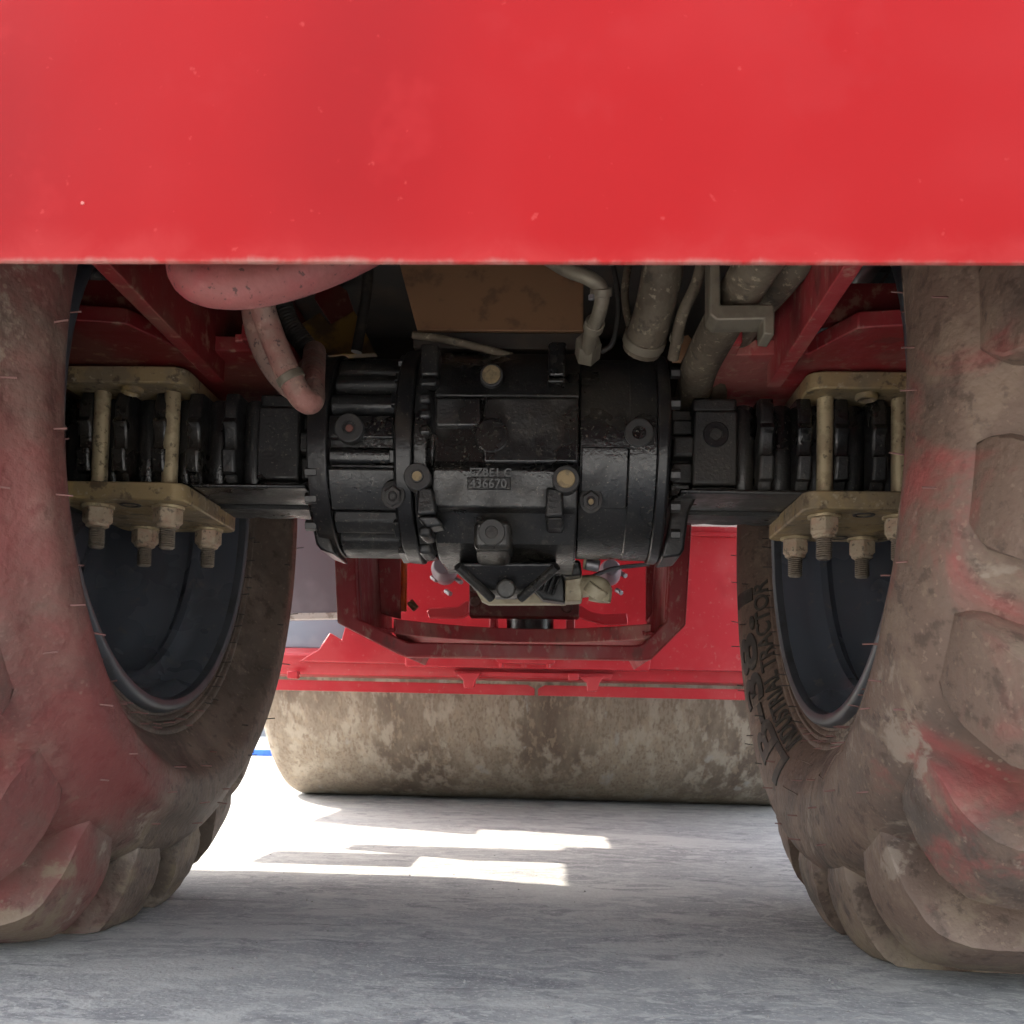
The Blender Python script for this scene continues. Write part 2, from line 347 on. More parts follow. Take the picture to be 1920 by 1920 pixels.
# ---- parts hanging above the axle
bp = MB(); P = [at(742, 470, 1.50), at(782, 619, 1.46), at(1094, 621, 1.46), at(1094, 470, 1.50)]
bp.prism(P, (0, .012, 0)).build('belly_panel', 'brown', RT, .002, label='dusty brown belly panel above the axle housing')
bp = MB(); P = [at(775, 622, 1.462), at(775, 652, 1.462), at(1100, 655, 1.462), at(1095, 624, 1.462)]
bp.prism(P, (0, .03, 0)).build('panel_bracket', 'dark', RT, .002)
for P in ([(556, 612), (600, 585), (618, 608), (664, 582), (705, 662), (585, 668)],):
    MB().prism([at(x, y, 1.72) for x, y in P], (0, .02, 0)).build('guard_plate', 'yellow', RT, .002, label='grimy yellow guard plate with a notch')
MB().prism([at(x, y, 1.80) for x, y in [(690, 537), (760, 537), (760, 548), (690, 548)]], (0, .02, 0)).build('cross_bar', 'yellow', RT)
MB().prism([at(x, y, 1.75) for x, y in [(600, 510), (650, 545), (665, 590), (620, 605), (590, 560)]], (0, .02, 0)).build('bracket_plate', 'red_dark', RT)
MB().box(at(440, 625, 1.34), at(473, 660, 1.38)).build('stop_lug', 'red_frame', RT, .002)

def hose(pts, r, m, label, n=10, name='hose', parent=RT):
    o = MB().tube(spline([at(*p) for p in pts], n), r, 18).build(name, m, parent, 0, 60, label); return o
def ribbed(r, k, d): return lambda t: r*(1+d*math.sin(t*k))
h = hose([(800, 390, 1.06), (690, 455, .99), (600, 496, .955), (500, 526, .94), (420, 533, .94), (365, 518, .955), (350, 470, 1.0)], .0235, 'hose_red',
     'thick hose loop with red paint overspray under the counterweight', 12)
hose([(487, 470, 1.20), (490, 560, 1.22), (508, 625, 1.235), (540, 700, 1.24), (566, 745, 1.245), (584, 750, 1.26), (586, 715, 1.30), (590, 660, 1.42)], .0165, 'hose_pink', 'pink dusty hose bent up in front of the axle')
hose([(470, 500, 1.29), (476, 600, 1.30), (502, 675, 1.31), (545, 728, 1.32), (572, 726, 1.36), (578, 690, 1.42)], .015, 'hose_pink', 'second pink dusty hose behind the first')
hose([(525, 560, 1.50), (545, 610, 1.50), (575, 650, 1.5), (610, 690, 1.5)], ribbed(.016, 160, .05), 'hose_black', 'black corrugated hose', 30)
hose([(692, 480, 1.60), (686, 560, 1.60), (668, 660, 1.6)], .009, 'hose_black', 'thin black hose beside the yellow plate')
hose([(1020, 480, 1.22), (1062, 505, 1.2), (1105, 522, 1.19), (1128, 545, 1.2), (1124, 585, 1.22), (1108, 625, 1.27), (1103, 662, 1.34)], .0092, 'steel', 'elbowed steel pipe with dusty sleeves')
MB().cyl(at(1104, 640, 1.32), at(1101, 668, 1.35), .018, 6).build('pipe_nut', 'steel', RT, .001)
MB().cyl(at(1109, 553, 1.185), at(1109, 562, 1.185), .004, 6).build('clip_screw', 'silver', RT, .0005)
hose([(1246, 460, 1.28), (1240, 520, 1.30), (1225, 590, 1.335), (1203, 655, 1.38)], .0275, 'hose_dust', 'fat dusty sleeve hose right of the panel')
hose([(1322, 470, 1.28), (1306, 530, 1.29), (1278, 595, 1.31), (1262, 672, 1.36)], .0078, 'hose_dust', 'thin dusty hose beside the fat hose')
hose([(1450, 450, 1.08), (1400, 528, 1.17), (1352, 610, 1.28), (1312, 690, 1.42), (1295, 760, 1.55)], .0265, 'hose_dust', 'long dusty hose passing behind the bracket')
hose([(1530, 440, 1.12), (1462, 525, 1.20), (1400, 600, 1.31), (1358, 680, 1.44), (1335, 750, 1.56)], .0225, 'hose_dust', 'second long dusty hose beside the rail')
MB().prism([at(x, y, 1.40) for x, y in [(1258, 640), (1290, 628), (1300, 640), (1278, 676), (1262, 676)]], (0, .01, 0)).build('paper_scrap', 'brown', RT)
for a, b, r in (((1127, 540, 1.199), (1127, 556, 1.204), .0135), ((1116, 604, 1.245), (1112, 616, 1.258), .013), ((1211, 630, 1.362), (1206, 645, 1.373), .0305),
                ((1376, 569, 1.226), (1368, 583, 1.243), .0285), ((1270, 628, 1.335), (1267, 640, 1.342), .0098), ((541, 702, 1.2402), (549, 716, 1.242), .0185)):
    MB().cyl(at(*a), at(*b), r, 20).build('hose_clamp', 'steel', RT, .001)
for P, r in (([(1150, 500, 1.42), (1160, 570, 1.42), (1150, 640, 1.43), (1128, 660, 1.44)], .004),
             ([(1180, 480, 1.5), (1172, 560, 1.5), (1190, 650, 1.5)], .006), ([(775, 628, 1.43), (830, 636, 1.42), (900, 652, 1.43), (960, 668, 1.45)], .0055)):
    hose(P, r, 'hose_black' if r < .0055 else 'hose_dust', 'thin cable slung above the axle housing')
bk = [(1331, 470), (1351, 470), (1351, 571), (1450, 570), (1453, 590), (1452, 628), (1432, 626), (1432, 598), (1344, 600), (1331, 588)]
MB().prism([at(x, y, 1.16) for x, y in bk], (0, .04, 0)).build('hose_bracket', 'steel', RT, .002, label='dusty steel bracket bent round two hoses')

# ---- axle housing: turned sections about the axle axis
AX = bpy.data.objects.new('axle_housing', None); COL.objects.link(AX); AX.parent = RT
AX.matrix_parent_inverse = world_of(RT).inverted(); AX.location = (0, YC, ZC)
AX['label'] = 'black painted cast iron axle housing with plugs and ribs'
def oncyl(x, y, r):
    "where the sight line of pixel x, y meets the cylinder r about the housing axis"
    d = ray(x, y).normalized(); py, pz = CAM.y-YC, CAM.z-ZC
    a = d.y**2+d.z**2; b = 2*(py*d.y+pz*d.z); c = py*py+pz*pz-r*r
    q = max(b*b-4*a*c, 0); t = (-b-math.sqrt(q))/(2*a); p = CAM+d*t
    return p, Vector((0, p.y-YC, p.z-ZC)).normalized()
def xat(x, r=.15, y=850): return oncyl(x, y, r)[0].x
C0 = (0, YC, ZC)
def turned(name, prof, m='cast', bev=.002, seg=72, label=None): return MB().lathe(prof, C0, (1, 0, 0), seg, True).build(name, m, AX, bev, 30, label)
XL0, XL1, XR0, XR1, XR2 = xat(604), xat(742), xat(1088), xat(1232), xat(1258)
turned('left_drum_casting', [(XL0, .128), (XL1, .128)])
turned('end_flange', [(xat(572), .125), (xat(574), .150), (XL0+.006, .154), (XL0+.008, .13)], 'cast_smooth')
turned('ring_flange', [(XL1-.004, .150), (XL1, .160), (xat(772), .162), (xat(774), .158)], 'cast_smooth')
turned('ring_flange', [(xat(775), .150), (xat(776), .1575), (xat(800), .155), (xat(806), .146), (xat(830), .14)], 'cast')
turned('right_drum_casting', [(XR0-.002, .146), (XR0, .1495), (xat(1180), .1495), (xat(1181), .151), (XR1, .151)])
turned('end_flange', [(XR1+.0005, .149), (XR1+.001, .1555), (XR2-.004, .1565), (XR2, .152), (XR2+.001, .10)], 'cast_smooth')
# longitudinal ribs of the left drum: each is a half-round bar between the flanges
for ya, yb, pr in ((668, 690, .022), (697, 717, .018), (736, 768, .022), (838, 872, .020), (965, 1003, .024), (1012, 1044, .026)):
    p0, n0 = oncyl(670, ya, .1475); p1, n1 = oncyl(670, yb, .1475)
    nm = (n0+n1).normalized(); tg = Vector((1, 0, 0)).cross(nm); hw = (p1-p0).length/2
    c = Vector((0, YC, ZC))+nm*.128
    sec = [c-tg*hw*1.0-nm*.01, c-tg*hw*.98+nm*pr*.55, c-tg*hw*.62+nm*pr*.93, c+nm*pr, c+tg*hw*.62+nm*pr*.93, c+tg*hw*.98+nm*pr*.55, c+tg*hw-nm*.01]
    MB().prism([Vector((XL0+.008, q.y, q.z)) for q in sec], (XL1-XL0-.011, 0, 0)).build('rib', 'cast', AX, .003)
    MB().obox(c+nm*(pr*.55)+Vector((XL1-.004, 0, 0)), (.005, 0, 0), tg*hw*.7, nm*pr*.62).build('rib_end_pad', 'cast_smooth', AX, .001)
# smooth raised band between the ribs, and the small pad behind the plug
def arc_patch(x0, x1, ya, yb, r0, r1, n=10, xm=None):
    pts0, pts1 = [], []
    xm = xm or (x0+x1)/2
    a0 = math.atan2(*(lambda v: (v.z, v.y))(oncyl(xm, ya, r1)[1])); a1 = math.atan2(*(lambda v: (v.z, v.y))(oncyl(xm, yb, r1)[1]))
    if a0 < 0: a0 += 2*math.pi
    if a1 < 0: a1 += 2*math.pi
    X0, X1 = xat(x0), xat(x1); sec = []
    for k in range(n+1): a = a0+(a1-a0)*k/n; sec.append((r1, a))
    for k in range(n, -1, -1): a = a0+(a1-a0)*k/n; sec.append((r0, a))
    return MB().prism([(X0, YC+r*math.cos(a), ZC+r*math.sin(a)) for r, a in sec], (X1-X0, 0, 0))
arc_patch(611, 739, 878, 958, .12, .147).build('smooth_band', 'cast', AX, .003)
arc_patch(611, 739, 778, 822, .12, .142).build('plug_pad', 'cast', AX, .003)
arc_patch(1090, 1179, 838, 955, .14, .1522, 14).build('right_pad', 'cast', AX, .002)
# centre body: faceted casting
bodysec = [(1.66, .60), (1.66, .85), (1.60, .868), (1.475, .868)]
for y, Y in ((663, 1.445), (690, 1.398), (742, 1.374), (748, 1.380), (866, 1.372), (880, 1.362), (952, 1.372), (962, 1.392), (1020, 1.425), (1052, 1.475)):
    bodysec.append((Y, at(940, y, Y).z))
bodysec += [(1.60, .552)]
XB0, XB1 = xat(812), XR0-.0025
MB().prism([(XB0, y, z) for y, z in bodysec], (XB1-XB0, 0, 0)).build('centre_casting', 'cast', AX, .006, 30, seg=3)
def face_box(x0, y0, x1, y1, Y, t, name, m='cast', bev=.004, back=.06):
    "raised block on the casting front between two pixel corners, its face at depth Y"
    a, b = at(x0, y0, Y), at(x1, y1, Y)
    return MB().box((a.x, Y, a.z), (b.x, Y+back, b.z)).build(name, m, AX, bev, 30)
def tilted_block(corners, Y0, Y1, back, name, m='cast', bev=.004):
    "block whose front follows four pixel corners, upper pair at depth Y0 and lower pair at Y1"
    (a, b, c, d) = corners
    MB().prism([at(*a, Y0), at(*b, Y0), at(*c, Y1), at(*d, Y1)], (0, back, 0)).build(name, m, AX, bev, 30)
tilted_block([(905, 744), (1086, 744), (1086, 868), (905, 868)], 1.3655, 1.362, .04, 'raised_panel')
tilted_block([(816, 744), (903, 744), (903, 800), (816, 800)], 1.3695, 1.370, .02, 'raised_panel')
tilted_block([(788, 643), (822, 643), (822, 703), (788, 703)], 1.375, 1.362, .07, 'hanging_pad')
tilted_block([(1028, 640), (1062, 640), (1060, 704), (1028, 704)], 1.375, 1.362, .07, 'hanging_pad')
tilted_block([(786, 706), (824, 708), (818, 722), (786, 722)], 1.364, 1.36, .03, 'pad_lip')
tilted_block([(1026, 708), (1060, 706), (1060, 716), (1026, 716)], 1.364, 1.36, .03, 'pad_lip')
tilted_block([(1024, 912), (1056, 916), (1057, 968), (1022, 968)], 1.352, 1.352, .05, 'cast_leg')
tilted_block([(1024, 970), (1058, 970), (1056, 990), (1024, 990)], 1.356, 1.372, .04, 'cast_leg_foot')
tilted_block([(782, 912), (812, 914), (818, 962), (780, 966)], 1.352, 1.352, .04, 'cast_leg')
tilted_block([(780, 968), (818, 966), (832, 985), (800, 990)], 1.356, 1.362, .04, 'cast_leg_foot')
tilted_block([(888, 975), (958, 975), (958, 1030), (888, 1030)], 1.362, 1.372, .09, 'plug_boss', bev=.007)
tilted_block([(888, 1032), (958, 1032), (952, 1056), (896, 1056)], 1.378, 1.42, .06, 'plug_boss_base', bev=.006)
for ya in (735, 765, 795, 985, 1018): tilted_block([(784, ya), (808, ya), (808, ya+20), (784, ya+20)], 1.362, 1.362, .06, 'ring_tooth', bev=.005)
# plugs and bolt ends
def stack(x, y, r, prof, ms=None, name='plug', nrm=None, flat=False, label=None, Y=None):
    "turned disc stack set square on the casting: prof (height, radius_px) pairs per ring, materials alternate"
    p, n = oncyl(x, y, r)
    if flat: n = Vector((0, -1, -.06)).normalized()
    if nrm: n = Vector(nrm).normalized()
    if Y: p = at(x, y, Y)
    sc = (p-CAM).length/F_PX
    for i, (h0, h1, ra, rb, mm, hexa) in enumerate(prof):
        pr = [(h0-.012, ra*sc), (h1-.001, ra*sc), (h1, ra*sc*.94)]
        if rb: pr += [(h1, rb*sc), (h0-.004, rb*sc*.98)]
        b = MB().lathe(pr, p, n, 6 if hexa else 32, not rb)
        root_ = b.build(name if i == 0 else ('hexagon' if hexa else 'washer_ring' if rb else 'bolt_end'), mm, AX, 0, 30, label if i == 0 else None)
for (x, y) in ((655, 803), (1198, 812)):
    stack(x, y, .150, [(0, .004, 26, 13, 'plug', 0), (0, .0015, 14, 0, 'cast', 0)])
stack(655, 803, .152, [(0, .001, 7, 0, 'rust', 0)], None, 'socket')
stack(1342, 815, .10, [(0, .003, 25, 12, 'cast_smooth', 0), (0, .002, 10, 0, 'cast', 0)], None, flat=True) if False else None
for (x, y, rr) in ((737, 927, .163), (1108, 936, .156)):
    stack(x, y, rr, [(0, .003, 26, 0, 'plug', 0), (.003, .0085, 19, 0, 'plug', 1), (.0085, .0095, 10, 6, 'cast_smooth', 0), (.0075, .009, 6, 0, 'brass' if x > 1000 else 'plug', 0)], None, 'hex_plug')
for (x, y, Yb, nz) in ((783, 895, 1.352, 0), (1061, 900, 1.352, 0), (922, 706, 1.378, .12)):
    b = x == 783
    stack(x, y, .15, [(-.004, .006, 25 if x != 922 else 21, 0, 'plug', 0), (.006, .008, 17 if not b else 12, 9, 'brass' if not b else 'plug', 0), (.004, .0075, 9.5, 0, 'brass', 0)], None, 'bolt_boss', nrm=(0, -1, nz), Y=Yb)
stack(922, 817, .1545, [(-.002, .004, 31, 0, 'cast', 0)], None, 'core_disc', flat=True)
stack(922, 998, .152, [(0, .004, 25, 12, 'plug', 0), (-.002, .001, 12, 0, 'cast_smooth', 0)], None, 'drain_plug', nrm=(0, -1, -.12), Y=1.363)
# small flange bolts round the right end flange and left flange
for yy in (700, 757, 890, 950, 1002):
    p, n = oncyl(1262, yy, .138); MB().cyl(p-Vector((.004, 0, 0)), p+Vector((.010, 0, 0)), .0085, 6).build('flange_bolt', 'plug', AX, .0006)
for yy in (885, 935, 985):
    p, n = oncyl(590, yy, .146); MB().cyl(p+Vector((.004, 0, 0)), p-Vector((.013, 0, 0)), .0085, 6).build('flange_bolt', 'plug', AX, .0006)
# cast lettering
def text_mesh(body, size, ext, font_w=None):
    cu_ = bpy.data.curves.new('t', 'FONT'); cu_.body = body; cu_.size = size; cu_.extrude = ext; cu_.resolution_u = 5
    if font_w: cu_.offset = font_w
    ob = bpy.data.objects.new('t', cu_); COL.objects.link(ob)
    dg = bpy.context.evaluated_depsgraph_get(); me = ob.evaluated_get(dg).to_mesh()
    V = [v.co.copy() for v in me.vertices]; Fc = [tuple(p.vertices) for p in me.polygons]
    import bmesh
    bm = bmesh.new(); bm.from_mesh(me); bmesh.ops.triangulate(bm, faces=bm.faces)
    if size == 1.:
        for _ in range(2):
            es = [e for e in bm.edges if e.calc_length() > .12]; bmesh.ops.subdivide_edges(bm, edges=es, cuts=1); bmesh.ops.triangulate(bm, faces=bm.faces)
    bm.verts.index_update(); V = [v.co.copy() for v in bm.verts]; Fc = [tuple(v.index for v in f.verts) for f in bm.faces]; bm.free()
    ob.evaluated_get(dg).to_mesh_clear(); bpy.data.objects.remove(ob); bpy.data.curves.remove(cu_); return V, Fc
for body, x0, y0, wpx in (('EZBE1 C', 880, 893, 80), ('436670', 881, 914, 70)):
    V, Fc = text_mesh(body, .02, .0008, .0004); mx = max(v.x for v in V); k = wpx*1.36/F_PX/mx
    o0 = at(x0, y0, 1.3585); dn = (at(x0, y0+20, 1.362)-at(x0, y0, 1.359)).normalized()
    MB().add([o0+Vector((1, 0, 0))*v.x*k-dn*v.y*max(k, .8)+Vector((0, -1, 0))*v.z for v in V], Fc).build('cast_lettering', 'cast_smooth', AX, 0, 30)
MB().prism([at(876, 894, 1.3615), at(957, 894, 1.3615), at(957, 917, 1.3625), at(876, 917, 1.3625)], (0, .006, 0)).build('lettering_plate', 'cast', AX, .001)
# nose below the centre body
ns = MB().loft([[at(x, y, Y) for x, y, Y in r] for r in (
    [(858, 1056, 1.44), (1046, 1056, 1.44), (1046, 1040, 1.75), (858, 1040, 1.75)],
    [(884, 1086, 1.46), (1018, 1086, 1.46), (1018, 1075, 1.75), (884, 1075, 1.75)],
    [(918, 1116, 1.50), (980, 1116, 1.50), (985, 1105, 1.75), (912, 1105, 1.75)],
    [(930, 1124, 1.53), (968, 1124, 1.53), (970, 1118, 1.75), (928, 1118, 1.75)])])
ns.build('nose_casting', 'cast_smooth', AX, .006, 40)
for a, b in (((858, 1062), (922, 1122)), ((1044, 1062), (976, 1122))):
    p, q = at(*a, 1.44), at(*b, 1.49); MB().tube([p, p.lerp(q, .5), q], .007, 10).build('nose_rib', 'cast', AX)
MB().cyl(at(949, 1104, 1.455), at(949, 1104, 1.52), .0145, 20).build('nose_boss', 'cast', AX, .003)
MB().prism([at(x, y, 1.70) for x, y in [(848, 1058), (868, 1062), (902, 1126), (915, 1132), (1062, 1132), (1062, 1058)]], (0, .03, 0)).build('pump_plate', 'beige', AX, .002)
MB().prism([at(x, y, 1.655) for x, y in [(1005, 1066), (1058, 1062), (1060, 1130), (1018, 1124), (995, 1100)]], (0, .04, 0)).build('pump_body', 'cast_smooth', AX, .004)
for k in range(4):
    MB().tube([at(1020+k*9, 1075+k*3, 1.645), at(1008+k*9, 1104+k*4, 1.645)], .003, 8).build('cooling_rib', 'cast', AX)
PM = MB().prism([at(x, y, 1.64) for x, y in [(1060, 1076), (1092, 1076), (1092, 1126), (1060, 1128)]], (0, .05, 0)).build('pump_port_block', 'beige', RT, .003)
MB().tube(spline([at(1090, 1100, 1.66), at(1112, 1099, 1.645), at(1126, 1106, 1.64), at(1124, 1128, 1.64)]), .0185, 18).build('elbow', 'beige', PM)
MB().cyl(at(1112, 1118, 1.635), at(1124, 1100, 1.63), .020, 20).build('elbow_nut', 'beige', PM, .002)
MB().cyl(at(1094, 1052, 1.62), at(1122, 1056, 1.62), .0135, 18).build('upper_fitting', 'beige', PM, .002)
MB().cyl(at(1098, 1057, 1.612), at(1124, 1062, 1.612), .010, 18).build('fitting_sleeve', 'silver', PM, .002)
MB().prism([at(x, y, 1.6) for x, y in [(1048, 1052), (1088, 1050), (1092, 1078), (1056, 1082)]], (0, .05, 0)).build('valve_block', 'cast_smooth', AX, .004)
hose([(1110, 1082, 1.66), (1150, 1066, 1.8), (1215, 1058, 1.95)], .004, 'hose_black', 'thin black cable right of the pump')
hose([(848, 1050, 1.60), (862, 1070, 1.62), (886, 1092, 1.66), (894, 1102, 1.7)], .006, 'hose_black', 'thin black hose left of the nose')

# ---- axle beams with vertical ridges
for s in (-1, 1):
    side = 'left' if s < 0 else 'right'
    BE = bpy.data.objects.new('axle_beam', None); COL.objects.link(BE); BE.parent = RT; BE.matrix_parent_inverse = world_of(RT).inverted(); BE.location = (s*.45, YC, ZC)
    BE['label'] = f'black ribbed cast axle arm on the {side}'
    X = lambda v: s*v
    xi, xo = (.262, .72)
    MB().box((X(xi), 1.468, .6535), (X(xo), 1.60, .783)).build('beam_core', 'cast', BE, .003)
    # bottom web, seen from below, with a groove
    MB().prism([(X(.27), 1.418, .6465), (X(.72), 1.426, .6465), (X(.72), 1.535, .6465), (X(.27), 1.535, .6465)], (0, 0, .0065)).build('bottom_web', 'cast', BE, .003)
    sc_ = [(X(.27), 1.625, .642), (X(.27), 1.548, .642), (X(.72), 1.548, .642)]
    n_ = 28
    for k in range(n_+1):
        u = .72-(.72-.27)*k/n_; sc_.append((X(u), 1.625-.014*max(0, math.cos((u-.34)/.055*2*math.pi))**2*(1 if u > .31 else 0), .642))
    MB().prism(sc_[:-1], (0, 0, .03)).build('bottom_web_rear', 'cast', BE, .001)
    MB().box((X(.27), 1.53, .649), (X(.72), 1.55, .66)).build('web_groove', 'cast', BE)
    # end block with plug
    bx0, bx1 = (xat(1302, .1, 815), xat(1384, .1, 815)) if s > 0 else (xat(482, .1, 815), xat(562, .1, 815))
    bx0, bx1 = (at(1300, 815, 1.43).x, at(1384, 815, 1.43).x) if s > 0 else (at(482, 815, 1.43).x, at(562, 815, 1.43).x)
    MB().box((bx0, 1.43, .662), (bx1, 1.50, .771)).build('end_block', 'cast', BE, .004)
    MB().box((bx0 if s > 0 else bx0, 1.440, .772), (bx1, 1.52, .792)).build('end_block_top', 'cast', BE, .004)
    MB().box((bx0, 1.437, .645+.010), (bx1, 1.50, .6605)).build('end_block_foot', 'cast', BE, .003)
    if s > 0:
        p = at(1342, 815, 1.4295)
        for h0, h1, ra, rb, mm in ((0, .003, .0185, .010, 'cast_smooth'), (0, .002, .0085, 0, 'cast')):
            MB().lathe([(-.005, ra), (h1-.001, ra), (h1, ra*.94)]+([(h1, rb), (-.002, rb)] if rb else []), p, (0, -1, 0), 28, not rb).build('plug', mm, BE)
    # neck between block and end flange
    for za, zb_, yy in ((.668, .70, 1.45), (.705, .735, 1.437), (.742, .765, 1.455)):
        MB().box((X(.262), yy, za), (X(.297), 1.5, zb_)).build('neck_block', 'cast', BE, .004)
    # leg plate hanging from the end flange
    lp = [(1262, 930), (1310, 925), (1292, 960), (1283, 1030), (1276, 1042), (1240, 1046), (1250, 1000)] if s > 0 else \
         [(600, 900), (562, 905), (575, 940), (592, 1020), (600, 1030), (628, 1040), (612, 985)]
    MB().prism([at(x, y, 1.455) for x, y in lp], (0, .10, 0)).build('leg_plate', 'cast_smooth', BE, .004)
    # ridges
    rx = [at(x, 815, 1.418).x for x in ((1440, 1511, 1581, 1652) if s > 0 else (428, 360, 296, 222))]
    rx.append(rx[-1]+s*.054); rx.append(rx[-1]+s*.054)
    for k, cx in enumerate(rx):
        hw = .0105
        zz = [(.652, 1.462), (.668, 1.455), (.670, 1.446), (.690, 1.441), (.702, 1.439), (.704, 1.447), (.712, 1.449), (.735, 1.444), (.742, 1.438), (.752, 1.447), (.770, 1.446), (.783, 1.452), (.793, 1.462)]
        rg = []
        for z, yy in [(z_, y_-.023) for z_, y_ in zz[:-1]]+[(.7895, 1.432)]: rg.append([(cx-hw, yy+.003, z), (cx-hw*.7, yy, z), (cx+hw*.7, yy, z), (cx+hw, yy+.003, z), (cx+hw*1.15, 1.50, z), (cx-hw*1.15, 1.50, z)])
        MB().loft(rg).build('ridge', 'cast', BE, .0012, 30)
        if k < len(rx)-1 or True:
            xm = cx-s*.027
            MB().tube([(xm, 1.474, .656), (xm, 1.468, .67), (xm, 1.468, .765), (xm, 1.474, .781)], lambda t: .0185, 16).build('core_pipe', 'cast', BE, 0, 50)

# ---- clamp plates and bolts
def round_rect(x0, x1, y0, y1, r, n=5):
    P = []
    for cx, cy, a0 in ((x1-r, y1-r, 0), (x0+r, y1-r, 90), (x0+r, y0+r, 180), (x1-r, y0+r, 270)):
        for k in range(n+1): a = R(a0+90*k/n); P.append((cx+r*math.cos(a), cy+r*math.sin(a)))
    return P
def hexprism(p, r, h, top=None):
    return [[(p[0]+q*math.cos(R(60*k+20)), p[1]+q*math.sin(R(60*k+20)), z) for k in range(6)] for z, q in ((p[2], r), (p[2]-h*.82, r), (p[2]-h, r*.82))]
thread = MB()
for k in range(10):
    pass
for s in (-1, 1):
    side = 'left' if s < 0 else 'right'
    for z0, z1, nm in ((.620, .646, 'lower'), (.790, .815, 'upper')):
        dx = 0 if nm == 'lower' else .004
        P = round_rect(.440+dx, .632, 1.388, 1.640, .022)
        MB().prism([(s*x, y, z0) for x, y in P], (0, 0, z1-z0)).build('clamp_plate', 'zinc', RT, .0025, 30, f'yellow zinc {nm} clamp plate on the {side} axle arm')
    for bx in (.4787, .5846):
        for by in (1.434, 1.606):
            c = (s*bx, by)
            b = MB().cyl((*c, .646), (*c, .79), .0118, 20).build('clamp_bolt', 'bolt', RT)
            MB().lathe([(0, .0128), (0, .0235), (-.0035, .0235), (-.004, .0225), (-.004, .0128)], (*c, .6195), (0, 0, 1), 24).build('washer', 'bolt', b)
            nb = MB().loft(hexprism((*c, .6155), .0215, .024)); nb.lathe([(-.0195, .0165), (-.027, .0165), (-.029, .0125)], (*c, .6155), (0, 0, 1), 20, True)
            nb.build('nut', 'nut', b, .0012, 30)
            pr = []
            for k in range(9): pr += [(-.029-k*.0032, .0098), (-.0306-k*.0032, .0117)]
            pr += [(-.0580, .0098), (-.0595, .0085)]
            MB().lathe(pr, (*c, .6155), (0, 0, 1), 18, True).build('thread', 'thread', b, 0, 30)
    for hx, hy in ((.532, 1.425), (.545, 1.60)):
        MB().lathe([(0, .0155), (-.0012, .0150), (-.0012, .011), (.004, .010)], (s*hx, hy, .6198), (0, 0, 1), 20).build('plate_hole_rim', 'dark', RT)
    MB().lathe([(.0002, .016), (-.006, .016), (-.008, .013), (-.003, .010)], (s*.532, 1.415, .79), (0, 0, 1), 20).build('locating_boss', 'zinc', RT)

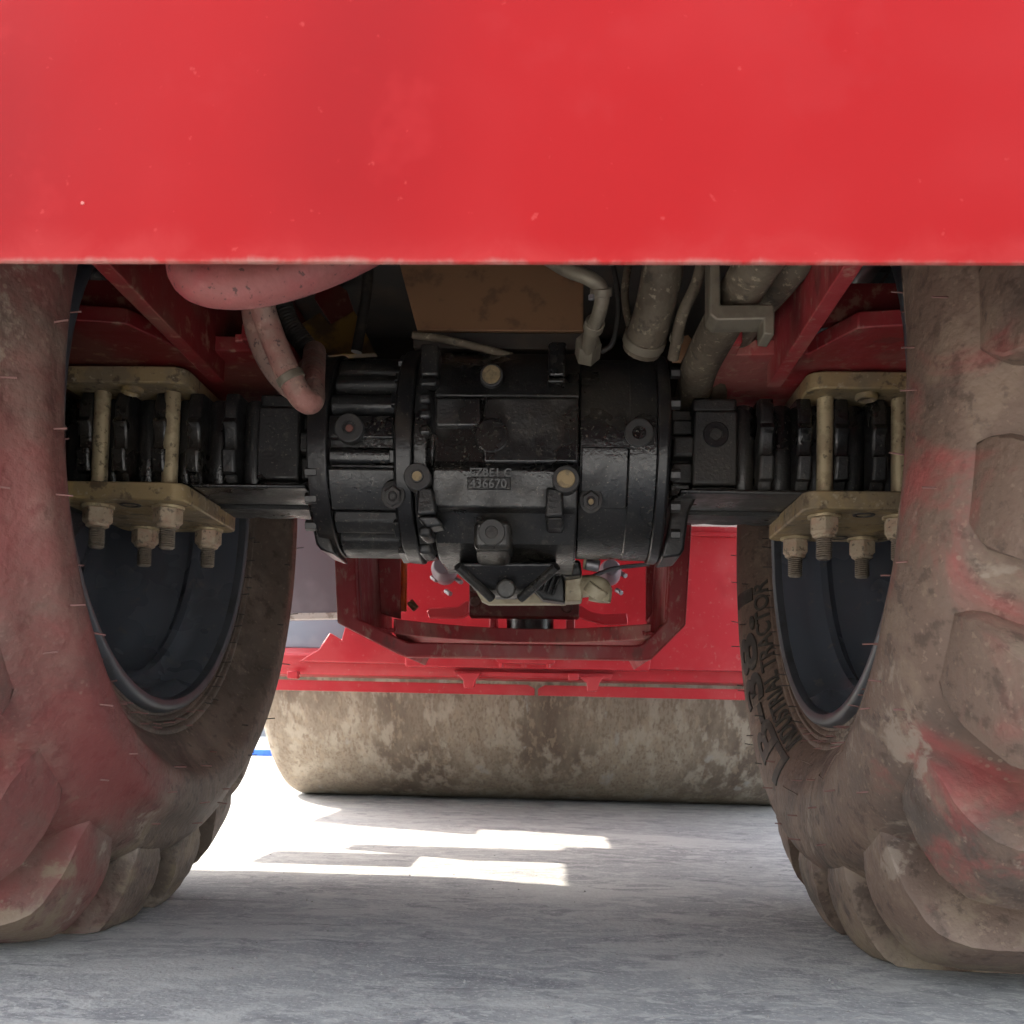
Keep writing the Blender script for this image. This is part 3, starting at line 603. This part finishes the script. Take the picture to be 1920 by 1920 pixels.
# ---- wheels
def prof_tyre(bulge):
    "inner half section: (x measured inwards from the rim plane towards the machine centre, radius)"
    P = [(-.010, .356), (-.004, .362), (.002, .374), (.001, .379), (.005, .381), (.006, .385), (.0035, .388), (.008, .390), (.009, .394), (.0065, .397), (.012, .400), (.013, .404), (.0125, .408),
            (.026, .421), (.041, .442), (bulge+.009, .468), (bulge+.012, .492), (bulge+.009, .517), (.046, .545), (.029, .570), (-.002, .588), (-.034, .600), (-.075, .610), (-.12, .617), (-.178, .622), (-.255, .624)]
    return [(a, grow(r)) for a, r in P]
def grow(r): return r if r < .545 else .545+(r-.545)*1.165
def catmull_prof(pr, n=3):
    P = [Vector((a, b, 0)) for a, b in pr]; return [(q.x, q.y) for q in spline(P, n)]
RIMX = .5034
def make_wheel(s, bulge, m, lab):
    side = 'left' if s < 0 else 'right'
    c = Vector((s*(RIMX+.012), D, ZA)); ax = Vector((-s, 0, 0))          # positive along ax = towards the machine centre
    pr = prof_tyre(bulge); pr1 = pr[:13]+catmull_prof(pr[12:], 3)[1:]
    full = pr1+[(-.51-a, r) for a, r in reversed(pr1[:-1])]
    tb = MB().lathe(full, c, ax, 144); tb.v = [(x, y, max(z, .006)) for x, y, z in tb.v]
    ty = tb.build('tyre', m, RT, 0, 50, lab)
    ty['label'] = lab
    # radius -> sidewall offset
    def off(r):
        P = pr1[12:]
        for (a, ra), (b, rb) in zip(P, P[1:]):
            if ra <= r <= rb: return a+(b-a)*(r-ra)/max(rb-ra, 1e-6)
        return P[-1][0] if r > P[-1][1] else P[0][0]
    def sidewall(phi, r, h=0.):
        "phi from straight down towards the drum; h raised along the wall normal"
        e = .004; t = Vector((off(r+e)-off(r-e), 2*e)).normalized(); n_ = (t.y, -t.x)
        rr = r+n_[1]*h; xx = off(r)+n_[0]*h
        return c+ax*xx+Vector((0, math.sin(phi), -math.cos(phi)))*rr
    # lugs: arc length u runs along the section from the sidewall over the shoulder to the crown
    sec = [(a, r) for a, r in pr1 if r > .535]
    L = [0.]
    for p, q in zip(sec, sec[1:]): L.append(L[-1]+math.hypot(q[0]-p[0], q[1]-p[1]))
    def secat(u):
        u = max(0, min(u, L[-1]-1e-6))
        for k in range(len(L)-1):
            if L[k] <= u <= L[k+1]:
                t = (u-L[k])/max(L[k+1]-L[k], 1e-9); p, q = sec[k], sec[k+1]
                d = Vector((q[0]-p[0], q[1]-p[1])).normalized(); return p[0]+(q[0]-p[0])*t, p[1]+(q[1]-p[1])*t, d
    TOP = spline([Vector((a, grow(r), 0)) for a, r in ((.0265, .576), (.018, .604), (.005, .636), (-.016, .664), (-.042, .684), (-.088, .693), (-.165, .6955), (-.25, .6955))], 2)
    FLO = spline([Vector((a, grow(r), 0)) for a, r in ((.0235, .573), (-.003, .585), (-.034, .597), (-.058, .604), (-.085, .610), (-.125, .615), (-.178, .620), (-.25, .622))], 2)
    RT_ = grow(.6955)
    def lug_mesh(seed):
        rnd = random.Random(seed); b = MB(); rings = []; nT = len(TOP)-1
        for i, (T, G) in enumerate(zip(TOP, FLO)):
            t = i/nT; wid = (.080+.030*min(1, t/.14)**.6) if t < .14 else .110-.026*(t-.14)/.86
            sk = .05*t-.10*max(0, t-.45)
            ring = []
            for v, k in ((-1.08, 0.), (-1.0, .90), (-.96, 1.0), (-.5, 1.02), (0, 1.025), (.5, 1.02), (.95, 1.0), (1.0, .90), (1.08, 0.)):
                kk = k if 0 < i < nT else 0.
                q = G.lerp(T, kk); n1 = 1+.025*rnd.uniform(-1, 1) if 0 < kk else 1
                th = (sk+wid*.5*v*n1)/.65
                rr = q.y+rnd.uniform(-.001, .0006)*(kk > .5); rr = min(rr, RT_)
                ring.append(ax*(q.x+rnd.uniform(-.0012, .0012)*(kk > .5))+Vector((0, math.sin(th)*rr, -math.cos(th)*rr)))
            rings.append(ring)
        b.loft(rings, caps=False, closed=False)
        me = b.mesh('lug', 26); me.materials.append(M[m]); return me
    long_ = [lug_mesh(sd) for sd in (1, 5, 9)]
    NL = 22
    for k in range(NL):
        for meshes, da in ((long_, 0.),):
            o = put(meshes[0].name.split('.')[0], meshes[k % len(meshes)], None, ty); a = 2*math.pi*(k+da)/NL+(.10 if s > 0 else .16)
            o.matrix_basis = Matrix.Translation(c) @ Matrix.Rotation(a, 4, 'X')
    # outer row, mirrored
    for k in range(NL):
        o = put('lug', long_[k % 2], None, ty); a = 2*math.pi*(k+.25)/NL
        o.matrix_basis = Matrix.Translation(c+Vector((s*.51, 0, 0))) @ Matrix.Rotation(a, 4, 'X') @ Matrix.Scale(-1, 4, (1, 0, 0))
    for o in [x for x in ty.children if x.name.startswith('lug')]:
        wm_ = o.matrix_basis; zs = [(wm_ @ v.co).z for v in o.data.vertices]
        if min(zs) < .0:
            o.data = o.data.copy(); inv = wm_.inverted()
            for v in o.data.vertices:
                q = wm_ @ v.co
                if q.z < .001: q.z = .001; v.co = inv @ q
    # rubber vent hairs
    sm_ = MB().cyl((0, 0, 0), (1, 0, 0), .0010, 6).mesh('vent_hair', 60); sm_.materials.append(M['spew'])
    sd_ = MB().cyl((0, 0, 0), (1, 0, 0), .0010, 6).mesh('vent_hair', 60); sd_.materials.append(M['spew_dark'])
    rnd = random.Random(11+s)
    for rad, cnt in ((.391, 58), (.405, 20), (.455, 22), (.505, 26), (.55, 20)):
        for k in range(cnt):
            phi = 2*math.pi*(k+rnd.uniform(-.35, .35))/cnt
            r_ = rad+rnd.uniform(-.008, .008); p = sidewall(phi, max(r_, .41), -.001) if r_ > .41 else c+ax*.008+Vector((0, math.sin(phi), -math.cos(phi)))*r_
            near = math.sin(phi) < .35
            o = put('vent_hair', sm_ if near else sd_, None, ty)
            dirn = (ax+Vector((rnd.uniform(-.12, .12), rnd.uniform(-.12, .12), rnd.uniform(-.16, .16)))).normalized()
            q = dirn.to_track_quat('X', 'Z')
            o.matrix_basis = Matrix.Translation(p) @ q.to_matrix().to_4x4() @ Matrix.Scale(rnd.uniform(.012, .019), 4, (1, 0, 0))
    # rim
    rp = [(-.004, .3375), (.006, .340), (.0085, .347), (.007, .3555), (.003, .357)]
    fl = MB().lathe([(.0005, .3515), (.006, .352), (.0125, .3545), (.0155, .360), (.015, .367), (.011, .3725), (.002, .375)], c, ax, 128).build('rim_flange', 'flange', RT, 0, 40, f'grey rim edge of the {side} wheel')
    rm = MB().lathe([(.0003, .3515), (-.010, .347), (-.026, .340), (-.034, .339), (-.05, .334), (-.062, .322), (-.074, .321), (-.086, .330), (-.12, .326), (-.135, .314), (-.15, .300), (-.20, .294), (-.225, .288), (-.238, .274), (-.240, .262), (-.232, .25), (-.215, .215), (-.212, .20), (-.222, .188), (-.262, .16), (-.262, .02)], c, ax, 128)
    rim = rm.build('rim', 'rim', RT, 0, 40, f'glossy black dished rim of the {side} wheel')
    MB().lathe([(-.18, .09), (-.18, .115), (-.19, .12), (-.25, .125), (-.261, .13)], c, ax, 64, True).build('hub', 'cast', rim, .002)
    # sidewall blocks and letters
    def letters(body, r0, phi0, phi1, hgt, bold):
        V, Fc = text_mesh(body, 1., .5, bold); mx, mn = max(v.x for v in V), min(v.x for v in V)
        hm = max(v.y for v in V)
        pts = [sidewall(phi0+(phi1-phi0)*(v.x-mn)/(mx-mn), r0+hgt*v.y/hm, (v.z+.5)*.003-.0004) for v in V]
        MB().add(pts, Fc).build('raised_lettering', 'letter', ty, 0, 30, f'raised lettering {body}')
    if s > 0:
        letters('INDUSTRIAL TRACTOR', .410, R(17), R(77), .024, .014)
        letters('LB-38.1', .439, R(14), R(76), .046, .03)
    # thin moulded panel outlines
    def outline(pts, closed=True):
        P = [sidewall(R(a), r, .0004) for a, r in pts]; P = P+[P[0]] if closed else P
        fine = []
        for p, q in zip(P, P[1:]): fine += [p.lerp(q, t/4) for t in range(4)]
        MB().tube(fine+[P[-1]], .0009, 6).build('moulded_outline', m, ty, 0, 60)
    if s > 0:
        outline([(-2, .43), (9, .43), (9, .475), (-2, .475)])
        for a0 in (-22, -34, -46, -62, -76, -92, -106):
            outline([(a0, .405), (a0+7, .41), (a0+8, .455), (a0+3, .47), (a0-1, .45)])
    else:
        outline([(-30, .43), (-24, .43), (-24, .50), (-30, .50)])
        for a0 in (-60, -82, -100, -118): outline([(a0, .41), (a0+8, .415), (a0+7, .46), (a0+1, .462)])
    return ty
make_wheel(-1, .060, 'tyre_l', 'left rear tyre, reddish brown with overspray, painted red bounce and mud')
make_wheel(1, .044, 'tyre_r', 'right rear tyre, brown dusty rubber with raised lettering')

# ---- rear frame yoke behind the axle
def outline_px(P, Y): return [at(x, y, Y) for x, y in P]
outer = [(601, 990), (632, 1168), (745, 1226), (760, 1232), (1205, 1238), (1222, 1236), (1286, 1172), (1312, 975)]
inner = [(640, 990), (670, 1160), (757, 1200), (765, 1204), (1196, 1210), (1206, 1206), (1249, 1165), (1276, 975)]
YK = bpy.data.objects.new('yoke_frame', None); COL.objects.link(YK); YK.parent = RT; YK.matrix_parent_inverse = world_of(RT).inverted(); YK.location = (0, 2.2, .5)
YK['label'] = 'dark red U shaped frame yoke behind the axle'
O, I = outline_px(outer, 2.05), outline_px(inner, 2.05)
up_ = Vector((0, 0, .35))
MB().prism([O[0]+up_]+O[1:-1]+[O[-1]+up_, I[-1]+up_]+list(reversed(I[1:-1]))+[I[0]+up_], (0, .028, 0)).build('yoke_plate', 'red_frame', YK, .004)
for k, nm in ((0, 'side_plate'), (1, 'corner_plate'), (5, 'corner_plate'), (6, 'side_plate')):
    a, b, c, d = O[k], O[k+1], I[k+1], I[k]
    if k in (0, 6):
        up_ = Vector((0, 0, .35)); (a, d) = (a+up_, d+up_) if k == 0 else (a, d)
        if k == 6: b, c = b+up_, c+up_
    q = (O[4]+O[3])/2; q.y = 2.05; q.z += .1
    a, b, c, d = [p.lerp(q, .004)+Vector((0, .0285, 0)) for p in (a, b, c, d)]
    MB().prism([a, b, c, d], (0, .42, 0)).build(nm, 'red_frame', YK, .003)
# weld beads
def bead(a, b, Y, r=.005):
    p, q = at(*a, Y), at(*b, Y); n = 26
    MB().tube([p.lerp(q, k/n)+Vector((random.gauss(0, .0008), 0, random.gauss(0, .0008))) for k in range(n+1)], lambda t: r*(1+.25*math.sin(t*90)), 8).build('weld_bead', 'red_frame', YK, 0, 60)
bead((641, 1000), (667, 1158), 2.06); bead((1274, 985), (1250, 1162), 2.06)
bead((700, 1180), (742, 1182), 2.055, .0045); bead((1204, 1187), (1243, 1188), 2.055, .0045)
# bottom plate with concave front edge
zt = at(960, 1203, 2.25).z
nb_, ft, bk_ = 24, [], []
xl, xr = O[1].x+.075, O[6].x-.055
xl, xr = at(735, 1185, 2.08).x, at(1222, 1185, 2.08).x
for k in range(nb_+1):
    t = k/nb_; x = xl+(xr-xl)*t; ft.append((x, 2.10+.17*(1-(2*t-1)**2), zt))
MB().prism(ft+[(xr+.06, 2.75, zt), (xl-.06, 2.75, zt)], (0, 0, .032)).build('bottom_plate', 'red_frame', YK, .002)
# inner liner plates facing the camera at the far end of the yoke
MB().prism(outline_px([(700, 950), (750, 950), (750, 1160), (712, 1150)], 2.34), (0, .02, 0)).build('liner_plate', 'red_frame', YK, .002)
MB().prism(outline_px([(1212, 950), (1232, 950), (1222, 1150), (1212, 1165)], 2.34), (0, .02, 0)).build('liner_plate', 'red_frame', YK, .002)
MB().box((-.42, 2.05, .86), (.50, 2.36, .90)).build('yoke_top', 'red_frame', YK, .003)

# ---- articulation joint
JT = bpy.data.objects.new('articulation_joint', None); COL.objects.link(JT); JT.parent = RT; JT.matrix_parent_inverse = world_of(RT).inverted(); JT.location = (0, 2.5, .6)
JT['label'] = 'red articulation joint with bolts and a black shaft'
MB().prism(outline_px([(880, 1050), (1086, 1050), (1086, 1158), (880, 1156)], 2.45), (0, .05, 0)).build('joint_plate', 'red_dark', JT, .003)
for x, y in ((891, 1101), (892, 1128), (1063, 1139)):
    MB().lathe([(-.010, .0145), (.004, .0145), (.008, .011), (.009, .004)], at(x, y, 2.45), (0, -1, 0), 20, True).build('bolt_head', 'rust', JT)
MB().cyl(at(994, 1156, 2.62), at(994, 1200, 2.62), .062, 32).build('shaft', 'cast_smooth', JT)
for x0, x1 in ((918, 930), (1062, 1078)):
    MB().prism(outline_px([(x0, 1150), (x1, 1150), (x1, 1215), (x0, 1215)], 2.58), (0, .12, 0)).build('side_cheek', 'red_front', JT, .003)
for P in ([(800, 1146), (806, 1140), (858, 1138), (874, 1126), (880, 1128), (880, 1150), (866, 1158), (804, 1158)],
          [(1084, 1132), (1106, 1146), (1130, 1152), (1176, 1150), (1178, 1170), (1130, 1170), (1100, 1162), (1084, 1156)]):
    MB().prism(outline_px(P, 2.72), (0, .03, 0)).build('hose_guide', 'red_front', JT, .003)
for x, y, r1 in ((836, 1078, .034), (1142, 1082, .03)):
    b = MB().lathe([(0, .012), (.004, r1*.8), (.02, r1), (.06, r1), (.09, r1*.7)], at(x, y, 2.7), (0, -1, .15), 22, True).build('steering_pin', 'greypanel', JT, .002)
    for dx, dy in ((-26, 4), (20, 8), (0, 30)) if x < 1000 else ((22, -8), (14, 24), (-10, -20)):
        MB().cyl(at(x+dx, y+dy, 2.68), at(x+dx+9, y+dy+6, 2.66), .007, 6).build('pin_bolt', 'silver', JT, .001)
MB().tube(spline([at(757, 1030, 2.42), at(757, 1090, 2.42), at(756, 1146, 2.42)]), .0085, 10).build('orange_sleeve', 'orange', JT)
MB().cyl(at(768, 1128, 2.42), at(780, 1142, 2.42), .010, 6).build('brass_fitting', 'brass', JT, .001)

# ---- front frame and drum
FR = bpy.data.objects.new('front_frame', None); COL.objects.link(FR); FR.parent = RT; FR.matrix_parent_inverse = world_of(RT).inverted(); FR.location = (0, 3.2, .45)
FR['label'] = 'bright red front drum frame with scraper bars'
YF = 3.12
P = [(672, 1190), (700, 990), (1460, 1003), (1460, 1262), (640, 1240), (598, 1218), (616, 1188), (640, 1188), (650, 1196)]
MB().prism(outline_px([(640, 1200), (700, 980), (700, 965), (1520, 985), (1520, 1262), (560, 1240), (598, 1216), (618, 1186)], YF), (0, .03, 0)).build('rear_plate', 'red_front', FR, .004)
MB().prism(outline_px([(1290, 995), (1520, 1000), (1520, 1010), (1290, 1005)], YF-.01), (0, .02, 0)).build('plate_flange', 'red_front', FR, .004)
cb = MB(); za, zb2 = at(960, 1273, 3.16).z, at(960, 1222, 3.16).z
cb.prism([(-1.06, 3.16, za), (-1.06, 3.15, za+.02), (-1.06, 3.15, zb2-.02), (-1.06, 3.17, zb2), (-1.06, 3.30, zb2), (-1.06, 3.34, za)], (2.12, 0, 0))
cb.build('cross_beam', 'red_front', FR, .006)
MB().prism(outline_px([(758, 1220), (1222, 1228), (1218, 1258), (760, 1250)], 3.11), (0, .06, 0)).build('beam_cover', 'red_front', FR, .004)
MB().prism(outline_px([(928, 1236), (936, 1230), (1036, 1232), (1042, 1240), (1036, 1245), (936, 1243)], 3.07), (0, .05, 0)).build('grab_plate', 'red_front', FR, .003)
for x in (940, 983, 1028): MB().cyl(at(x, 1243, 3.085), at(x, 1252, 3.085), .008, 6).build('bolt', 'red_front', FR, .001)
for (xa, xb, ya, yb) in ((480, 1004, 1268, 1290), (1008, 1600, 1284, 1300)):
    yA = 1278+(xa-540)*.019; 
for xa, xb in ((440, 1003), (1009, 1620)):
    f = lambda x: 1270+(x-540)*.0195
    a, b = at(xa, f(xa), 3.18), at(xb, f(xb), 3.18)
    cut = .022
    MB().prism([Vector((a.x, 3.18, .432)), Vector((b.x-(cut if xa < 700 else 0), 3.18, .432)), Vector((b.x, 3.18, .420)) if xa < 700 else Vector((b.x, 3.18, .432)), Vector((b.x, 3.18, .398)), Vector((a.x, 3.18, .398))] if xa < 700 else
               [Vector((a.x, 3.18, .420)), Vector((a.x+cut, 3.18, .432)), Vector((b.x, 3.18, .432)), Vector((b.x, 3.18, .398)), Vector((a.x, 3.18, .398))], (0, .014, 0)).build('scraper_bar', 'red_front', FR, .0015)
MB().prism(outline_px([(850, 1258), (1150, 1264), (1146, 1273), (854, 1267)], 3.12), (0, .05, 0)).build('scraper_holder', 'red_front', FR, .002)
for x, y in ((880, 1262), (1112, 1268), (548, 1258), (1075, 1262)):
    h_ = 28 if x in (880, 1112) else 14
    MB().prism(outline_px([(x-26, y), (x+22, y), (x+12, y+h_*.45), (x+8, y+h_), (x-10, y+h_), (x-12, y+h_*.45)] if h_ > 20 else [(x-10, y), (x+10, y), (x+10, y+h_), (x-10, y+h_)], 3.10), (0, .03, 0)).build('scraper_bolt', 'red_front', FR, .003)
for s in (-1, 1):
    MB().prism([(s*1.06, 3.16, .46), (s*1.06, 5.0, .50), (s*1.06, 5.0, .95), (s*1.06, 3.16, .95)], (s*.03, 0, 0)).build('side_frame', 'red_front', FR, .004)
YD, RD = 4.118, .72
dx0, dx1 = -.957, 1.03
dp = [(dx0-.004, .40), (dx0-.004, RD-.04), (dx0, RD-.03), (dx0+.012, RD-.012), (dx0+.035, RD), (dx1-.03, RD), (dx1, RD-.02), (dx1, .4)]
MB().lathe(dp, (0, YD, RD), (1, 0, 0), 160, True).build('drum', 'drum', RT, 0, 40, 'dusty brown steel roller drum')
# grey tank behind the left tyre
GT = MB().prism([at(x, y, 2.62) for x, y in [(300, 940), (660, 940), (660, 1154), (552, 1157), (300, 1160)]], (0, .10, 0)).build('side_tank', 'greypanel', RT, .006, label='grey sheet metal side tank behind the left tyre')
MB().prism([at(x, y, 2.612) for x, y in [(300, 1153), (640, 1148), (640, 1160), (300, 1165)]], (0, .02, 0)).build('tank_lip', mat('pale_edge', (.5, .48, .44), .6, layers=[(40, (.25, .22, .18), .5, .6, .8)]), GT, .002)
# unseen platform, pillar and step, added and shaped to cast the ground shadows
MB().prism([(-.98, 2.06, 1.10), (.80, 2.06, 1.10), (.80, 3.5, 1.10), (-.86, 3.5, 1.10), (-.86, 3.0, 1.10), (-.98, 3.0, 1.10)], (0, 0, .08)).build('shadow_platform', 'red', RT, .01)
MB().box((-.9, 2.06, 1.185), (-.3, 2.10, 2.4)).build('cab_pillar', 'red', RT, .01)
SPm = MB().box((-1.02, 2.33, .47), (-.70, 2.52, .50)).build('shadow_step', 'red_frame', RT, .004, label='step added beside the left tyre to cast a ground shadow')  # unseen step added for its wedge of shadow

MB().prism([at(x, y, 3.2) for x, y in [(400, 1100), (760, 1100), (760, 1218), (400, 1212)]], (0, .012, 0)).build('drum_shield', mat('blue_grey_sheet', (.22, .25, .30), .45, layers=[(4, (.3, .32, .36), .46, .62, .7)]), FR, .003, label='blue grey sheet shield in front of the drum')
MB().cyl(at(1240, 972, 2.98), at(1460, 976, 2.98), .022, 20).build('bright_patch_tube', mat('bright_patch_white', (.75, .74, .72), .4), FR)  # added pale tube, its whiteness stands in for a sunlit patch above the plate

gr = MB(); rg = random.Random(4)
for k in range(260):                                   # loose grit lying on the concrete
    y = .75+2.6*rg.random()**1.6; x = rg.uniform(-.55, .6)*y*.75+.02; q = rg.uniform(.0008, .0028)
    v = [(x+q*math.cos(a)*rg.uniform(.7, 1.3), y+q*math.sin(a)*rg.uniform(.7, 1.3), 0) for a in (0, 1.3, 2.5, 3.8, 5.1)]
    gr.add(v+[(x, y, q*rg.uniform(.7, 1.2))], [(i, (i+1) % 5, 5) for i in range(5)])
o = gr.build('loose_grit', mat('pale_grit', (.2, .19, .18), .9), smooth=0); tag(o, 'loose grey grit scattered on the concrete between the tyres', kind='stuff')
